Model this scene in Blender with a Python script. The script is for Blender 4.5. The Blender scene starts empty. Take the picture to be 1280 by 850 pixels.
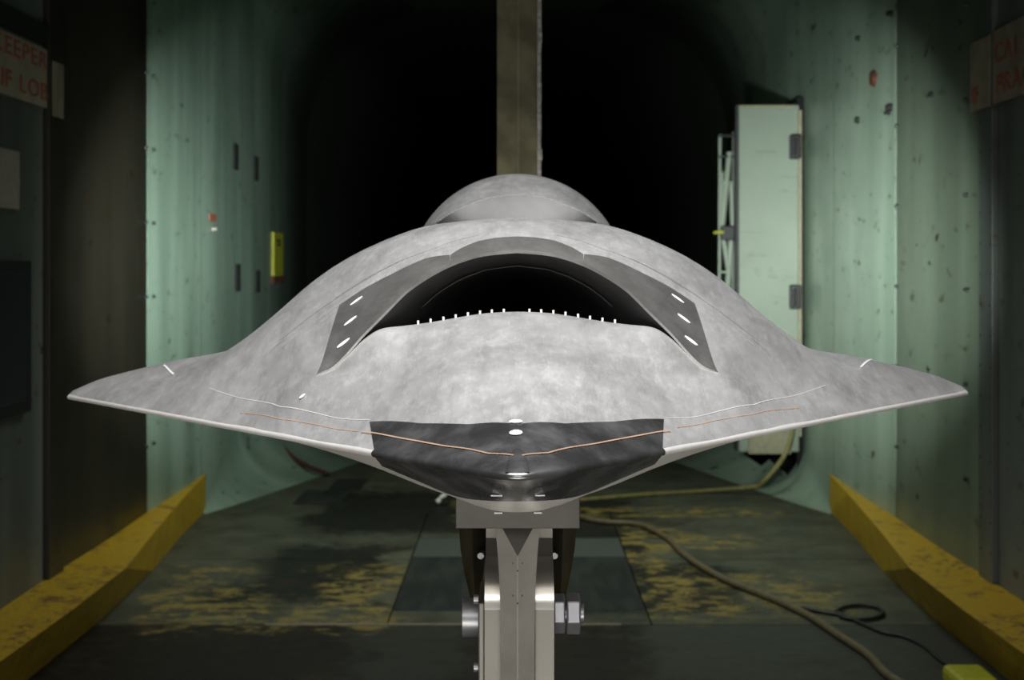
import bpy, bmesh, math, random
import numpy as np
from mathutils import Vector, Matrix
random.seed(4)
SC = bpy.context.scene
COL = SC.collection
# ------------------------------------------------------------------ camera, world, lights
CAMZ = 1.556                      # camera height over the tunnel floor (m)
F = 1778.0; CX = 647.0; CY = 335.0
cd = bpy.data.cameras.new('camera'); cam = bpy.data.objects.new('camera', cd); COL.objects.link(cam)
cam.location = (0, 0, CAMZ); cam.rotation_euler = (math.pi/2, 0, 0)
cd.sensor_width = 36; cd.lens = F/1280*36
cd.shift_x = -(CX-640)/1280; cd.shift_y = (CY-425)/1280
cd.dof.use_dof = True; cd.dof.focus_distance = 1.8; cd.dof.aperture_fstop = 9.0
cd.clip_start = .05; cd.clip_end = 200
SC.camera = cam
w = bpy.data.worlds.new('world'); SC.world = w; w.use_nodes = True
w.node_tree.nodes['Background'].inputs[0].default_value = (.5, .6, .5, 1)
w.node_tree.nodes['Background'].inputs[1].default_value = 0.0
SC.view_settings.view_transform = 'Standard'; SC.view_settings.look = 'None'
SC.view_settings.exposure = 0.0; SC.view_settings.gamma = 1; SC.view_settings.use_curve_mapping = False

def area_light(name, loc, target, sx, sy, power, color, spread=180):
    l = bpy.data.lights.new(name, 'AREA'); l.shape = 'RECTANGLE'; l.size = sx; l.size_y = sy
    l.energy = power; l.color = color; l.spread = math.radians(spread)
    o = bpy.data.objects.new(name, l); COL.objects.link(o); o.location = loc
    d = Vector(target)-Vector(loc); o.rotation_euler = d.to_track_quat('-Z', 'Y').to_euler()
    return o
# soft lamps hung over the model and by the photographer, flood lamps behind the model turned to the tunnel walls
area_light('softbox_overhead', (0, 1.45, CAMZ+1.3), (0, 2.05, CAMZ-.2), 1.7, 1.1, 24, (1, .99, .985), 110)
area_light('softbox_front', (0, -.3, CAMZ+.75), (0, 2.2, CAMZ-.1), 1.6, .8, 4.0, (1, .985, .97), 80)
area_light('fill_low', (0, .1, CAMZ-1.2), (0, 2.0, CAMZ-.25), 2.6, .6, 9, (1, .95, .86), 85)
area_light('wall_flood_left', (-.30, 3.5, CAMZ-.12), (-2.0, 8.9, CAMZ+.10), .14, .14, 14.5, (.90, 1, .94), 30)
area_light('wall_flood_right', (.30, 3.5, CAMZ-.12), (2.0, 8.5, CAMZ+.10), .14, .14, 18, (.90, 1, .92), 34)
area_light('floor_fill', (0, 7.6, CAMZ+2.3), (0, 7.8, CAMZ-1.5), 1.2, 1.6, 34, (.92, 1, .84), 115)  # unseen lamp, added to brighten the floor

# ------------------------------------------------------------------ helpers
def W(x, y, z): return Vector((x, y, z+CAMZ))
def P(px, py, Y): return W((px-CX)*Y/F, Y, (CY-py)*Y/F)

def thing(name, label, cat, loc=(0, 0, 0), group=None, kind=None):
    o = bpy.data.objects.new(name, None); COL.objects.link(o); o.location = loc
    o.empty_display_size = .1
    if label: o['label'] = label
    if cat: o['category'] = cat
    if group: o['group'] = group
    if kind: o['kind'] = kind
    return o
def tag(o, label=None, cat=None, group=None, kind=None):
    for k, v in (('label', label), ('category', cat), ('group', group), ('kind', kind)):
        if v: o[k] = v
    return o
def link(name, me, parent=None):
    o = bpy.data.objects.new(name, me); COL.objects.link(o)
    if parent is not None:
        o.parent = parent
        m = Matrix.Identity(4); p = parent
        while p is not None:
            m = Matrix.Translation(p.location) @ m; p = p.parent
        o.location = -m.translation          # mesh data is in world coordinates
    return o
def mesh(name, verts, faces, m, parent=None, smooth=False, bevel=0, sharp=None):
    me = bpy.data.meshes.new(name); me.from_pydata([tuple(v) for v in verts], [], faces)
    bm = bmesh.new(); bm.from_mesh(me); bmesh.ops.recalc_face_normals(bm, faces=bm.faces); bm.to_mesh(me); bm.free()
    me.materials.append(m)
    if smooth: me.polygons.foreach_set('use_smooth', [True]*len(me.polygons))
    if sharp: 
        me.set_sharp_from_angle(angle=math.radians(sharp))
    me.update()
    o = link(name, me, parent)
    if bevel:
        b = o.modifiers.new('bevel', 'BEVEL'); b.width = bevel; b.segments = 2; b.limit_method = 'ANGLE'; b.angle_limit = math.radians(35)
    return o
class MB:
    def __init__(s): s.v = []; s.f = []
    def add(s, vs, fs):
        n = len(s.v); s.v += [Vector(v) for v in vs]; s.f += [tuple(i+n for i in f) for f in fs]; return s
    def box(s, x0, x1, y0, y1, z0, z1):
        return s.add([(x, y, z) for x in (x0, x1) for y in (y0, y1) for z in (z0, z1)],
                     [(0, 1, 3, 2), (4, 6, 7, 5), (0, 4, 5, 1), (2, 3, 7, 6), (0, 2, 6, 4), (1, 5, 7, 3)])
    def prism(s, poly, axis, a, b):           # poly: 2D points in the other two axes
        n = len(poly); vs = []
        for t in (a, b):
            for p, q in poly:
                vs.append({'x': (t, p, q), 'y': (p, t, q), 'z': (p, q, t)}[axis])
        return s.add(vs, [tuple(range(n)), tuple(range(2*n-1, n-1, -1))]+[(i, (i+1) % n, n+(i+1) % n, n+i) for i in range(n)])
    def cyl(s, c0, c1, r, n=24, r1=None):
        c0 = Vector(c0); c1 = Vector(c1); d = (c1-c0).normalized(); r1 = r if r1 is None else r1
        a = d.orthogonal().normalized(); b = d.cross(a)
        vs = [c0+(a*math.cos(t)+b*math.sin(t))*r for t in [2*math.pi*i/n for i in range(n)]]
        vs += [c1+(a*math.cos(t)+b*math.sin(t))*r1 for t in [2*math.pi*i/n for i in range(n)]]
        return s.add(vs, [tuple(range(n)), tuple(range(2*n-1, n-1, -1))]+[(i, (i+1) % n, n+(i+1) % n, n+i) for i in range(n)])
    def tube(s, pts, r, n=10):
        pts = [Vector(p) for p in pts]; vs = []; fs = []
        up = Vector((0, 0, 1))
        for i, p in enumerate(pts):
            d = (pts[min(i+1, len(pts)-1)]-pts[max(i-1, 0)]).normalized()
            a = d.cross(up)
            a = a.normalized() if a.length > .05 else d.orthogonal().normalized()
            b = a.cross(d)
            vs += [p+(a*math.cos(2*math.pi*k/n)+b*math.sin(2*math.pi*k/n))*r for k in range(n)]
        for i in range(len(pts)-1):
            for k in range(n): fs.append((i*n+k, i*n+(k+1) % n, (i+1)*n+(k+1) % n, (i+1)*n+k))
        fs += [tuple(range(n)), tuple(range(len(vs)-1, len(vs)-n-1, -1))]
        return s.add(vs, fs)
    def build(s, name, m, parent=None, **k): return mesh(name, s.v, s.f, m, parent, **k)
def spline(pts, n=12):
    pts = [Vector(p) for p in pts]; out = []
    Q = [pts[0]*2-pts[1]]+pts+[pts[-1]*2-pts[-2]]
    for i in range(1, len(Q)-2):
        for k in range(n):
            t = k/n
            out.append(.5*((2*Q[i])+(Q[i+1]-Q[i-1])*t+(2*Q[i-1]-5*Q[i]+4*Q[i+1]-Q[i+2])*t*t+(3*Q[i]-Q[i-1]-3*Q[i+1]+Q[i+2])*t**3))
    return out+[pts[-1]]

# ------------------------------------------------------------------ materials
class NT:
    def __init__(s, name):
        s.m = bpy.data.materials.new(name); s.m.use_nodes = True; s.t = s.m.node_tree; s.n = s.t.nodes
        s.b = s.n['Principled BSDF']; s.tc = s.n.new('ShaderNodeTexCoord'); s.src = s.new('ShaderNodeNewGeometry').outputs['Position']
    def new(s, k, **a):
        x = s.n.new(k)
        for q, v in a.items(): setattr(x, q, v)
        return x
    def put(s, sock, v):
        if hasattr(v, 'links'): s.t.links.new(v, sock)
        else: sock.default_value = v
    def mapv(s, scale=(1, 1, 1), loc=(0, 0, 0), rot=(0, 0, 0), src=None):
        x = s.new('ShaderNodeMapping'); s.put(x.inputs['Vector'], src or s.src)
        x.inputs['Scale'].default_value = scale; x.inputs['Location'].default_value = loc; x.inputs['Rotation'].default_value = rot
        return x.outputs[0]
    def noise(s, scale, vec=None, detail=4, rough=.55, dist=0):
        x = s.new('ShaderNodeTexNoise'); s.put(x.inputs['Vector'], vec or s.src)
        x.inputs['Scale'].default_value = scale; x.inputs['Detail'].default_value = detail
        x.inputs['Roughness'].default_value = rough; x.inputs['Distortion'].default_value = dist
        return x.outputs[0]
    def ramp(s, fac, a, b, va=0., vb=1.):
        x = s.new('ShaderNodeMapRange', interpolation_type='SMOOTHSTEP'); s.put(x.inputs[0], fac)
        x.inputs[1].default_value = a; x.inputs[2].default_value = b; x.inputs[3].default_value = va; x.inputs[4].default_value = vb
        return x.outputs[0]
    def math(s, op, a, b=0.):
        x = s.new('ShaderNodeMath', operation=op); s.put(x.inputs[0], a); s.put(x.inputs[1], b); return x.outputs[0]
    def mix(s, f, a, b, mode='MIX'):
        x = s.new('ShaderNodeMix', data_type='RGBA', blend_type=mode); s.put(x.inputs[0], f)
        for i, v in ((6, a), (7, b)):
            if isinstance(v, tuple): v = v+(1,) if len(v) == 3 else v
            s.put(x.inputs[i], v)
        return x.outputs[2]
    def bump(s, h, strength=.3, dist=.01):
        x = s.new('ShaderNodeBump'); s.put(x.inputs['Height'], h); x.inputs['Strength'].default_value = strength
        x.inputs['Distance'].default_value = dist; s.put(s.b.inputs['Normal'], x.outputs[0])
    def sep(s, src=None):
        x = s.new('ShaderNodeSeparateXYZ'); s.put(x.inputs[0], src or s.src); return x.outputs
    def set(s, **k):
        for q, v in k.items():
            if isinstance(v, tuple) and len(v) == 3: v = v+(1,)
            s.put(s.b.inputs[q.replace('_', ' ')], v)
        return s.m
def plain(name, col, rough=.5, metal=0., var=.12, scale=30):
    t = NT(name); n = t.noise(scale)
    c = t.mix(t.ramp(n, .3, .7), tuple(x*(1-var) for x in col), tuple(min(1, x*(1+var)) for x in col))
    return t.set(Base_Color=c, Roughness=rough, Metallic=metal)

def wall_paint(name, col, dark, rust=.5, seed=0., depth_shade=False):
    t = NT(name)
    st = t.noise(1, t.mapv((1, 1.7, .2), (seed, seed, 0)), 2)           # vertical bands
    fine = t.noise(1, t.mapv((1, 9, .9), (seed, 0, 0)), 3)
    cl = t.noise(2.2, t.mapv((1, 1, 1), (seed, 3, 1)), 6, .65)
    c = t.mix(t.ramp(st, .38, .62), dark, col)
    c = t.mix(t.ramp(cl, .35, .75, 0, .45), c, tuple(x*.72 for x in col))
    c = t.mix(t.ramp(fine, .45, .8, 0, .07), c, tuple(min(1, x*1.35) for x in col))
    run = t.noise(1, t.mapv((1, 4, 14), (seed*3, 2, 5)), 5, .7)           # streaks blown along the stream
    sp = t.noise(9, t.mapv((1, 1, 1), (seed, 7, 3)), 3, .6)
    rm = t.math('MULTIPLY', t.ramp(run, .56, .66), t.ramp(sp, .47, .58))
    c = t.mix(t.math('MULTIPLY', rm, rust), c, (.045, .028, .012))
    chips = t.noise(11, t.mapv((1, .6, 1), (seed, 1, 9)), 2)
    c = t.mix(t.math('MULTIPLY', t.ramp(chips, .69, .73), rust), c, (.03, .018, .01))
    if depth_shade:                                             # light falling off down the duct, painted in as a darker colour
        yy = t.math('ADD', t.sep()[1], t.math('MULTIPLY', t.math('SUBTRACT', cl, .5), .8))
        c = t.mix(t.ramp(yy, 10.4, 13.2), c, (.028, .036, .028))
    t.bump(t.math('ADD', t.math('MULTIPLY', cl, .4), t.math('MULTIPLY', st, 1.6)), .3, .03)
    return t.set(Base_Color=c, Roughness=t.ramp(cl, .2, .8, .30, .5), Metallic=.0)
M = {}
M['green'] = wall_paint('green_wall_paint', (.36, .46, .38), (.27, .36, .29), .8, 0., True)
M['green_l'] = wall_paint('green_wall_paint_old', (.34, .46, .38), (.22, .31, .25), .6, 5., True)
M['green_old'] = wall_paint('grey_green_wall_paint', (.17, .215, .165), (.11, .14, .105), .9, 9.)
M['grey_wall'] = wall_paint('bluish_grey_wall_paint', (.17, .19, .18), (.08, .09, .085), .8, 14.)
M['brown_wall'] = wall_paint('rusty_shaded_wall_steel', (.042, .037, .026), (.024, .022, .016), 1., 20.)  # rusty steel, with the shade on the left wall darkened into its colour
M['deep'] = plain('duct_falloff_shade', (.03, .038, .03), .6)  # darkness of the unlit far duct put into the base colour
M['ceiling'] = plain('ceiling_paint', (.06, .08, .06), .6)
M['black'] = plain('black_recess', (.004, .004, .004), .8)

# floor
t = NT('worn_steel_floor')
X, Y, Z = t.sep()
wig = t.noise(3.2, t.mapv((1, .8, 1)), 6, .7); wig2 = t.noise(9, t.mapv((.9, 1.2, 1)), 8, .78)
def wob(v, a=.5): return t.math('ADD', v, t.math('MULTIPLY', t.math('SUBTRACT', wig, .5), a))
Xw = wob(X, .9); Yw = t.math('ADD', Y, t.math('MULTIPLY', t.math('SUBTRACT', wig2, .5), 1.1))
def blob(x0, x1, y0, y1, s=.12):
    a = t.math('MULTIPLY', t.ramp(Xw, x0-s, x0+s), t.ramp(Xw, x1-s, x1+s, 1, 0))
    b = t.math('MULTIPLY', t.ramp(Yw, y0-s*1.5, y0+s*1.5), t.ramp(Yw, y1-s*1.5, y1+s*1.5, 1, 0))
    return t.math('MULTIPLY', a, b)
base = t.mix(t.ramp(wig, .3, .7), (.060, .062, .046), (.105, .112, .082))
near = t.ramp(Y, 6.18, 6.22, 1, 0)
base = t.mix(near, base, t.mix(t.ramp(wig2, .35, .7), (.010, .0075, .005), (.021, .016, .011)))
base = t.mix(t.math('MULTIPLY', near, t.ramp(Xw, .35, .6, 0, .8)), base, (.06, .068, .055))   # greener paint right of centre, near plate
base = t.mix(t.math('MULTIPLY', near, t.math('MULTIPLY', t.ramp(Xw, -.75, -.55), t.ramp(Xw, -.35, -.15, .6, 0))), base, (.05, .055, .045))
dk = blob(-1.35, -.68, 6.6, 8.0)
dk = t.math('MAXIMUM', dk, blob(-1.5, -1.15, 6.5, 6.95)); dk = t.math('MAXIMUM', dk, blob(.2, 1.1, 6.4, 7.5))
dk = t.math('MAXIMUM', dk, blob(.15, .75, 7.4, 9.6)); dk = t.math('MAXIMUM', dk, blob(-1.3, -.3, 8.3, 9.9))
base = t.mix(t.math('MULTIPLY', dk, .92), base, (.010, .012, .010))
ye = blob(-.95, -.58, 6.3, 7.4, .1)
for q in ((.58, 1.05, 6.35, 6.75), (.6, .85, 6.3, 8.6), (1.15, 1.5, 6.35, 7.2), (-1.7, -1.2, 6.2, 6.9), (.2, 1.6, 8.9, 9.2), (.75, 1.3, 7.9, 8.3), (-1.6, -.5, 6.15, 6.35), (-.4, -.1, 9.0, 9.6), (-1.75, -1.45, 6.9, 7.4), (.9, 1.2, 6.9, 7.2)):
    ye = t.math('MAXIMUM', ye, blob(*q, .08))
hole = t.ramp(t.noise(8, t.mapv((.7, 1.1, 1), (3, 1, 0)), 8, .8), .47, .54)
base = t.mix(t.math('MULTIPLY', t.math('MULTIPLY', ye, hole), .85), base, t.mix(wig2, (.26, .19, .05), (.36, .27, .085)))
rs = t.math('MULTIPLY', t.ramp(t.noise(2.3, t.mapv((1, 1, 1), (8, 8, 0)), 6, .7), .52, .68), .6)
base = t.mix(rs, base, (.040, .026, .018))
scr = t.ramp(t.noise(1, t.mapv((3, 60, 1)), 4, .7), .62, .75, 0, .25)
base = t.mix(scr, base, (.12, .12, .10))
t.bump(wig2, .25, .01)
M['floor'] = t.set(Base_Color=base, Roughness=t.ramp(wig2, .3, .7, .5, .72), Specular_IOR_Level=.25)
t = NT('hatch_steel'); n = t.noise(4, t.mapv((3, .6, 1)), 5)
t.src = t.src
Yh = t.sep()[1]
M['hatch'] = t.set(Base_Color=t.mix(t.ramp(n, .35, .7), (.024, .028, .028), (.042, .048, .046)), Roughness=.42)
M['hatch_light'] = plain('hatch_band_paint', (.075, .088, .08), .5)

# yellow kerb paint
t = NT('chipped_yellow_paint'); n1 = t.noise(7, None, 6, .7); n2 = t.noise(26, None, 6, .75); nz = t.new('ShaderNodeNewGeometry').outputs['Normal']
up = t.ramp(t.sep(nz)[2], .5, .9)
c = t.mix(t.ramp(n1, .35, .7), (.52, .31, .012), (.62, .41, .016))
c = t.mix(t.math('MULTIPLY', t.ramp(n1, .50, .68), t.math('MULTIPLY', up, .9)), c, (.20, .075, .02))
ch = t.math('MULTIPLY', t.ramp(n2, .54, .60), t.ramp(t.noise(2.1, None, 4), .42, .58))
c = t.mix(t.math('MULTIPLY', ch, t.math('ADD', .55, t.math('MULTIPLY', up, .4))), c, (.05, .045, .045))
st = t.ramp(t.noise(1, t.mapv((9, 9, 1.3)), 4, .6), .58, .72, 0, .35)
c = t.mix(st, c, (.16, .12, .02))
t.bump(n2, .5, .004)
M['yellow'] = t.set(Base_Color=c, Roughness=.55)
# brushed aluminium of the aircraft
t = NT('brushed_aluminium')
a1 = t.noise(9, None, 5, .6); a2 = t.noise(1, t.mapv((40, 260, 90), rot=(0, 0, .3)), 4, .7); a3 = t.noise(1, t.mapv((260, 26, 90), rot=(0, 0, -.5)), 4, .65)
a4 = t.noise(60, t.mapv((1, .4, 1)), 8, .75); a5 = t.noise(1, t.mapv((30, 7, 20), rot=(0, 0, -.35)), 6, .7)
c = t.mix(t.ramp(a1, .3, .7), (.58, .578, .575), (.68, .678, .672))
c = t.mix(t.ramp(a4, .42, .8, 0, .45), c, (.84, .84, .835))
c = t.mix(t.ramp(a5, .48, .72, 0, .5), c, (.36, .358, .36))
c = t.mix(t.ramp(a3, .54, .74, 0, .5), c, (.80, .80, .80))
t.bump(t.math('ADD', a2, a3), .10, .001)
M['alu'] = t.set(Base_Color=c, Roughness=t.math('ADD', t.ramp(a1, .3, .7, .34, .42), t.ramp(a4, .4, .7, 0, .08)), Metallic=.62)
M['face'] = plain('brushed_face_steel', (.20, .20, .20), .34, .85, .15, 9)
M['edge'] = plain('edge_highlight', (.82, .80, .77), .42, .35, .04, 60)  # lighter than the skin: the leading edge highlight is painted into the colour
t = NT('dark_polished_steel'); a1 = t.noise(16, None, 4, .6)
M['cap'] = t.set(Base_Color=t.mix(t.ramp(a1, .3, .75), (.17, .172, .178), (.36, .362, .37)), Roughness=t.ramp(a1, .3, .7, .22, .36), Metallic=.85)
t = NT('grey_lip_steel'); a1 = t.noise(20, None, 6, .7); t.bump(a1, .08, .002)
M['lip'] = t.set(Base_Color=t.mix(t.ramp(a1, .3, .75), (.38, .37, .355), (.58, .565, .55)), Roughness=.34, Metallic=.85)
M['clevis'] = plain('clevis_steel', (.125, .12, .11), .42, .5, .08, 8)
M['polished'] = plain('clevis_nose_highlight', (.72, .70, .66), .28, .9, .04, 8)  # brighter than the plate below it, to paint in the highlight on the curve
t = NT('strut_steel'); a1 = t.noise(9, None, 6, .7); a2 = t.noise(1, t.mapv((180, 30, 14)), 4, .7); t.bump(a2, .1, .002)
M['strut'] = t.set(Base_Color=t.mix(t.ramp(a1, .3, .75), (.34, .325, .30), (.46, .44, .41)), Roughness=.45, Metallic=.25)
M['block'] = plain('mount_block_steel', (.075, .07, .066), .5, .4, .08)
M['duct'] = plain('inlet_duct_metal', (.12, .117, .115), .42, .7)
M['belly'] = plain('belly_metal', (.80, .78, .74), .34, .4, .06)
M['nut'] = plain('zinc_steel', (.30, .30, .32), .38, .7, .08)
M['brown'] = plain('brown_green_cast_steel', (.085, .075, .05), .35, .5, .3, 18)
M['dark'] = plain('blackened_steel', (.03, .03, .032), .45, .4)
M['white'] = plain('white_marker', (.9, .9, .9), .5, 0, .02)
M['copper'] = plain('copper_line', (.62, .42, .30), .4, .3, .1)
M['scribe'] = plain('scribed_line', (.85, .85, .84), .4, .4, .05)
M['post'] = plain('olive_post_paint', (.30, .28, .17), .45, .2, .25, 12)
M['post_trim'] = plain('rough_grey_sealant', (.55, .54, .48), .8, 0, .3, 90)
M['door'] = wall_paint('pale_green_door_paint', (.31, .36, .30), (.28, .33, .275), .2, 33.)
M['cream'] = plain('cream_edge', (.34, .31, .21), .6)
M['sign'] = plain('sign_board', (.30, .25, .19), .7, 0, .2, 12)
M['signw'] = plain('sign_board_white', (.42, .36, .28), .7, 0, .12, 12)
M['red'] = plain('faded_red_lettering', (.36, .11, .07), .7, 0, .3, 40)
M['placard'] = plain('pale_placard', (.42, .37, .32), .6, 0, .1)
M['ysign'] = plain('yellow_tag', (.48, .48, .03), .5, 0, .1)
M['rust'] = plain('rust', (.10, .03, .015), .8, 0, .4)
M['tan'] = plain('tan_cable', (.15, .115, .065), .6, 0, .2)
M['olive'] = plain('olive_hose', (.24, .21, .08), .6, 0, .2)
M['blk_cable'] = plain('black_cable', (.012, .013, .012), .5)
M['redhose'] = plain('dark_red_hose', (.10, .035, .025), .5)
M['window'] = plain('dark_window_glass', (.05, .055, .065), .15)

# ------------------------------------------------------------------ the tunnel
FL = 0.0; TOP = 2.44+CAMZ
HW = 2.0
def panels(name, side, segs):
    s = -1 if side == 'left' else 1
    root = thing(name, None, None, (s*HW, 6, FL), kind='structure')
    for i, (a, b, m, proud) in enumerate(segs):
        if abs(b-a) > .3:                               # slightly bulged plate
            v = []; f = []; n = 10
            for k in range(n+1):
                y = a+.006+(b-a-.012)*k/n
                off = proud+.012*math.sin(math.pi*k/n)
                for q in range(2):
                    v.append((s*(HW-off), y, FL if q == 0 else TOP)); v.append((s*(HW+.03), y, FL if q == 0 else TOP))
            for k in range(n):
                o = k*4; f += [(o, o+2, o+6, o+4), (o+1, o+5, o+7, o+3), (o, o+4, o+5, o+1), (o+2, o+3, o+7, o+6)]
            f += [(0, 1, 3, 2), (4*n, 4*n+2, 4*n+3, 4*n+1)]
            mesh('wall_panel', v, f, m, root, smooth=True, sharp=30)
        else:
            MB().box(s*(HW-proud-.012), s*(HW+.03), a+.004, b-.004, FL, TOP).build('seam_strip', m, root, bevel=.003)
    MB().box(s*(HW+.02), s*(HW+.06), -3, 9.0, FL, TOP).build('backing', M['black'], root)
    return root
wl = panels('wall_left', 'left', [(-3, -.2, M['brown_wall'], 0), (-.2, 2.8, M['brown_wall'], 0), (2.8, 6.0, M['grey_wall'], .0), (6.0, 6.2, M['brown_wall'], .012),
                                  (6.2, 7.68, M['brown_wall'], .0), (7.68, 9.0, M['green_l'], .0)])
wr = panels('wall_right', 'right', [(-3, -.2, M['grey_wall'], 0), (-.2, 2.8, M['grey_wall'], 0), (2.8, 5.92, M['grey_wall'], .0), (5.92, 6.1, M['grey_wall'], .012),
                                    (6.1, 7.52, M['green_old'], .0), (7.52, 9.0, M['green'], .0)])
# rivets
def rivets(parent, s, Ylist, z0, z1, step, r=.009):
    b = MB()
    for y in Ylist:
        z = z0
        while z < z1:
            b.cyl((s*(HW-.01), y, z), (s*(HW-.026), y, z), r, 6, r*.6); z += step
    o = b.build('rivets', M['dark'], parent); tag(o, kind='stuff')
rivets(wr, 1, (5.945, 6.075), .1, TOP-.05, .13); rivets(wr, 1, (6.3, 7.45), .2, TOP-.1, .42, .012)
rivets(wl, -1, (6.03, 6.17), .1, TOP-.05, .2); rivets(wl, -1, (7.60, 7.76), .2, TOP-.1, .4, .012)

# duct beyond the test section: square section whose corners grow round
def section(r, hw, z0, z1, n=10):
    pts = []
    # start bottom centre going right, counter clockwise
    def arc(cx, cz, a0):
        for k in range(n+1):
            a = a0+math.pi/2*k/n; pts.append((cx+r*math.cos(a), cz+r*math.sin(a)))
    for k in range(6): pts.append((-(hw-r)+(2*(hw-r))*k/6, z0))
    arc(hw-r, z0+r, -math.pi/2)
    for k in range(1, 12): pts.append((hw, z0+r+(z1-z0-2*r)*k/12))
    arc(hw-r, z1-r, 0)
    for k in range(1, 6): pts.append(((hw-r)-(2*(hw-r))*k/6, z1))
    arc(-hw+r, z1-r, math.pi/2)
    for k in range(1, 12): pts.append((-hw, z1-r-(z1-z0-2*r)*k/12))
    arc(-hw+r, z0+r, math.pi)
    return pts[:-1]
st = [9.0]+[9.0+.25*k for k in range(1, 20)]+[14+.6*k for k in range(1, 8)]+[20, 24, 30, 40]
rings = []
for y in st:
    u = min(1, max(0, (y-8.95)/6.5)); r = .004+1.75*u**.9; g = max(0, y-18)*.03
    rings.append([(x*(1+g/2), y, z) for x, z in section(r, HW, FL, TOP)])
n = len(rings[0])
nf = lambda k: (k % n)
def ring_patch(name, i0, i1, m, keep, label=None):
    v = []; f = []; idx = {}
    for i in range(i0, i1):
        for k in range(n):
            q = [(i, k), (i, nf(k+1)), (i+1, nf(k+1)), (i+1, k)]
            c = sum((Vector(rings[a][b]) for a, b in q), Vector())/4
            if not keep(c, k): continue
            ff = []
            for a in q:
                if a not in idx: idx[a] = len(v); v.append(rings[a[0]][a[1]])
                ff.append(idx[a])
            f.append(tuple(ff))
    o = mesh(name, v, f, m, None, smooth=True); tag(o, kind='structure'); return o
inhole = lambda c: c.x > 1.2 and 9.95 < c.y < 10.95 and .12 < c.z < 2.5
i13 = st.index(13.5)
floorz = lambda c: c.z < .75 and abs(c.x) < 2.2
isf = lambda c, k: k < 6
isc = lambda c, k: 38 <= k <= 44
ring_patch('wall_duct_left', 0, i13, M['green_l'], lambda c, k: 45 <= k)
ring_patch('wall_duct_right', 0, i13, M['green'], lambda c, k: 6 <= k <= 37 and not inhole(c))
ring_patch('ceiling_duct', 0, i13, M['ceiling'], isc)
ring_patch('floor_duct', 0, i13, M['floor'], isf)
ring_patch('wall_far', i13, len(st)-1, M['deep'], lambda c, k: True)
tag(MB().box(-3, 3, 40, 40.1, -1.5, 5.5).build('wall_end', M['black']), kind='structure')
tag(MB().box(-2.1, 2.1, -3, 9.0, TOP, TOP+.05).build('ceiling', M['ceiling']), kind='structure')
tag(MB().box(-2.1, 2.1, -3.1, -3, FL, TOP).build('wall_behind', M['ceiling']), kind='structure')
# doorway passage behind the open door
po = MB()
x0, x1, y0, y1, z0, z1 = 1.55, 3.0, 9.93, 10.97, .08, 2.75
po.add([(x0+.4, y0, z0), (x1, y0, z0), (x1, y1, z0), (x0+.4, y1, z0), (x0+.4, y0, z1), (x1, y0, z1), (x1, y1, z1), (x0+.4, y1, z1)],
       [(0, 3, 2, 1), (4, 5, 6, 7), (0, 1, 5, 4), (2, 3, 7, 6), (1, 2, 6, 5)])
tag(po.build('doorway_recess', M['black']), 'dark doorway opening in the right wall behind the open door', 'doorway', kind='structure')

# floor plates
fr = thing('floor', None, None, (0, 6, FL), kind='structure')
def plate(x0, x1, y0, y1, m=None, t=0., name='floor_plate'):
    g = .004
    return MB().box(x0+g, x1-g, y0+g, y1-g, FL-.03, FL+t).build(name, m or M['floor'], fr)
plate(-2, 2, -3, 0); plate(-2, 2, 0, 3.1); plate(-2, 2, 3.1, 6.2)
hx0, hx1, hy0, hy1 = -.57, .585, 6.46, 8.2
plate(-2, hx0, 6.2, 7.6); plate(-2, hx0, 7.6, 9.0); plate(hx1, 2, 6.2, 7.6); plate(hx1, 2, 7.6, 9.0)
plate(hx0, hx1, 6.2, hy0); plate(hx0, hx1, hy1, 9.0)
plate(hx0, hx1, hy0, 7.66, M['hatch'], .0, 'hatch_plate'); plate(hx0, hx1, 7.66, hy1, M['hatch_light'], .0, 'hatch_plate')
MB().box(-2, 2, -3, 9, FL-.06, FL-.028).build('subfloor', M['black'], fr)
tag(MB().box(-1.1, .45, 6.19, 6.21, FL, FL+.004).build('trim_1', M['sign'], None), kind='structure')

# yellow kerbs
def kerb(s, lab):
    zt = .238
    st = [(9.1, 1.995, 1.995), (8.3, 1.93, 1.955), (7.3, 1.835, 1.875), (6.25, 1.722, 1.84), (5.5, 1.718, 1.85), (4.5, 1.74, 1.86), (3.0, 1.74, 1.86)]
    v = []; f = []
    for y, xt, xb in st:
        v += [(s*1.999, y, 0), (s*xb, y, 0), (s*xt, y, zt), (s*1.999, y, zt+.001)]
    for i in range(len(st)-1):
        o = i*4
        for k in range(4): f.append((o+k, o+(k+1) % 4, o+4+(k+1) % 4, o+4+k))
    f += [(0, 1, 2, 3), tuple(len(v)-4+k for k in (3, 2, 1, 0))]
    o = mesh('wall_kerb', v, f, M['yellow'], None, bevel=.006); tag(o, lab, 'kerb')
kerb(-1, 'chipped yellow steel kerb tapering along the foot of the left wall')
kerb(1, 'chipped yellow steel kerb tapering along the foot of the right wall')

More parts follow.
